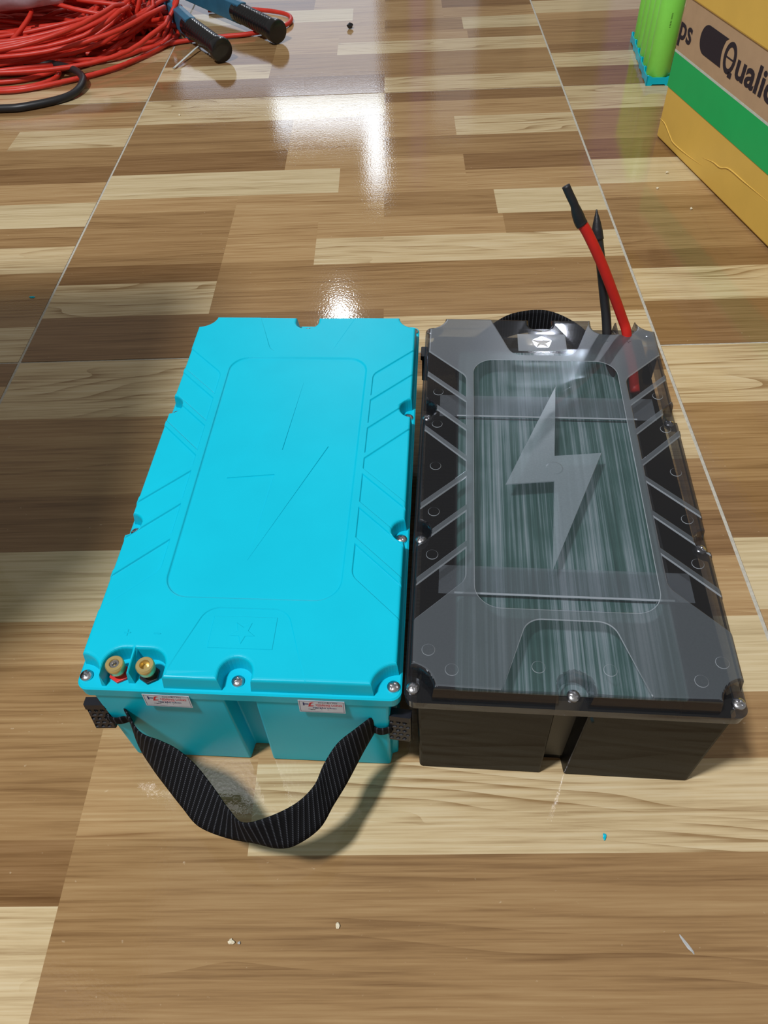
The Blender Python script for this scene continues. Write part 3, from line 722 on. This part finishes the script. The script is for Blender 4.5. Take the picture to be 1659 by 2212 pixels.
tag(link('black_cable', tube('black_cable', catmull([(-.80, 1.325, .0056), (-.70, 1.322, .0056), (-.6241, 1.3182, .0120), (-.56, 1.3095, .0135), (-.5318, 1.3054, .0130), (-.49, 1.278, .0120), (-.4694, 1.2397, .0100), (-.4807, 1.198, .0056), (-.5331, 1.1667, .0056), (-.5724, 1.1621, .0056), (-.66, 1.165, .0056), (-.76, 1.18, .0056)], 7), 0.0054, 12), BLACK_CABLE), 'thick black cable looping in front of the red wire', 'cable')

lop = empty('loppers', (-0.30, 1.40, 0))
tag(lop, 'long handled cutters with blue steel arms and black ribbed rubber grips', 'cutters')
def grip(p0, p1, arm_end):
    p0, p1, e = (np.array(p, float)-np.array((-.30, 1.40, 0)) for p in (p0, p1, arm_end))
    ax = Vector(p1-p0); L = ax.length; q = ax.to_track_quat('Z', 'Y')
    prof = [(0.006, 0), (.0135, .0005), (.0150, .004)]
    n = 13
    for k in range(n):
        z = .010+(L-.028)*k/n; st = (L-.028)/n
        prof += [(.0138, z), (.0150, z+st*.35), (.0150, z+st*.65), (.0138, z+st*.98)]
    prof += [(.0142, L-.016), (.0172, L-.014), (.0178, L-.004), (.0168, L-.001), (.0145, L), (.006, L)]
    g = link('grip', lathe('grip', prof, 26), BLACK_RUB, lop, tuple(p0)); g.rotation_mode = 'QUATERNION'; g.rotation_quaternion = q
    d = Vector(e-p0); La = d.length; bm = bmesh.new()
    me = prism('arm', [(-.0145, -.009), (.0145, -.009), (.0168, 0), (.0145, .009), (-.0145, .009), (-.0168, 0)], -0.02, La, 'z', 0.001)
    o = link('arm', me, BLUEP, lop, tuple(p0)); o.rotation_mode = 'QUATERNION'; o.rotation_quaternion = d.to_track_quat('Z', 'X')
grip((-.3400, 1.4250, .024), (-.2680, 1.3190, .0180), (-.455, 1.620, .036))
grip((-.2680, 1.4850, .024), (-.1880, 1.3920, .0180), (-.440, 1.660, .036))
link('pivot', lathe('pivot', [(.004, 0), (.016, .001), (.018, .006), (.016, .016), (.004, .018)], 20), DARKM, lop, (-.155, .262, .026))

tie = tag(link('cable_tie', ribbon('cable_tie', [(-300, 1400, 7), (-318, 1375, 8), (-330, 1345, 6), (-347, 1300, 2.5)], [(-296, 1402, 7), (-314, 1376, 8), (-326, 1346, 6), (-343, 1301, 2.5)], 5, 1.0), WHITEP), 'white cable tie tail sticking out under the left black grip', 'cable tie')
tag(link('cable_tie', ribbon('cable_tie', [(-236, 1530, 6), (-231, 1490, 14), (-229, 1478, 16)], [(-231, 1530, 6), (-226, 1490, 14), (-224, 1478, 16)], 5, 1.0), WHITEP), 'white cable tie behind the right black grip', 'cable tie')
# crumpled white bag in the far corner
bm = bmesh.new(); bmesh.ops.create_icosphere(bm, subdivisions=4, radius=1.0)
rr = np.random.RandomState(5); D = rr.normal(size=(26, 3)); D /= np.linalg.norm(D, axis=1)[:, None]
for v in bm.verts:
    c = np.array(v.co); k = 1+0.10*np.abs(D@c).max()+0.05*math.sin(9*c[0]+4*c[1])*math.sin(7*c[1]-3*c[2])+0.03*math.sin(23*c[0])*math.sin(19*c[1])
    v.co = Vector((c[0]*.125*k, c[1]*.065*k, max(-.5, c[2])*.045*k))
mn = min(v.co.z for v in bm.verts)
for v in bm.verts: v.co.z -= mn
bag = link('plastic_bag', bm_mesh('plastic_bag', bm, True), BAG, None, (-0.645, 1.455, 0.060))
tag(bag, 'crumpled white plastic bag behind the red wire', 'plastic bag')

# ------------------------------------------------------------------ crumbs and shavings on the floor
def chip(name, loc, s, mat, label, cat, seed, flat=0.4, rz=0.0):
    r = random.Random(seed); bm = bmesh.new(); bmesh.ops.create_icosphere(bm, subdivisions=2, radius=1)
    ks = [r.uniform(.6, 1.15) for _ in range(12)]
    for i, v in enumerate(bm.verts):
        k = ks[i % 12]; v.co = Vector((v.co.x*s[0]*k, v.co.y*s[1]*k, v.co.z*s[2]*k))
    mn = min(v.co.z for v in bm.verts)
    for v in bm.verts: v.co.z -= mn
    o = link(name, bm_mesh(name, bm), mat, None, (loc[0], loc[1], 0.0001), (0, 0, rz)); return tag(o, label, cat)
CRUMB = plain('cream_crumb', srgb(226, 214, 186), 0.7); GREYC = plain('grey_crumb', srgb(170, 170, 168), 0.6)
chip('plastic_shaving', (-0.383, 0.6892), (.0032, .0013, .0008), TEAL, 'turquoise plastic shaving on the dark floor plank at far left', 'shaving', 1)
chip('plastic_shaving', (0.107, 0.1423), (.0011, .0020, .0008), TEAL, 'turquoise plastic shaving on the pale plank before the smoked case', 'shaving', 2, rz=-.3)
chip('crumb', (-0.0959, 0.091), (.0018, .0016, .0010), CRUMB, 'larger cream crumb at the lower left of the floor', 'crumb', 3)
chip('crumb', (-0.0918, 0.0905), (.0009, .0008, .0006), GREYC, 'tiny grey crumb right next to the larger cream crumb', 'crumb', 4)
chip('crumb', (-0.0404, 0.0984), (.0011, .0017, .0008), CRUMB, 'cream crumb in the lower middle of the floor', 'crumb', 5)
chip('debris', (-0.0757, 1.453), (.0060, .0055, .0045), BLKP, 'small black lump alone on the far floor', 'debris', 6)
chip('crumb', (-0.3062, 1.1288), (.0022, .0020, .0012), CRUMB, 'white crumb on the pale plank below the cutter grips', 'crumb', 7)
chip('crumb', (0.3231, 0.9124), (.0022, .0020, .0012), CRUMB, 'white crumb nearest the corner of the yellow carton', 'crumb', 8)
chip('crumb', (0.3296, 0.8257), (.0014, .0024, .0012), CRUMB, 'long white crumb beside the bottom edge of the carton', 'crumb', 9)
chip('crumb', (0.3030, 0.8748), (.0018, .0014, .0010), CRUMB, 'white crumb between the floor joint and the carton', 'crumb', 10)
chip('sliver', (0.1391, 0.0888), (.0010, .0058, .0004), GREYC, 'thin grey sliver at the lower right of the floor', 'sliver', 11, rz=.55)
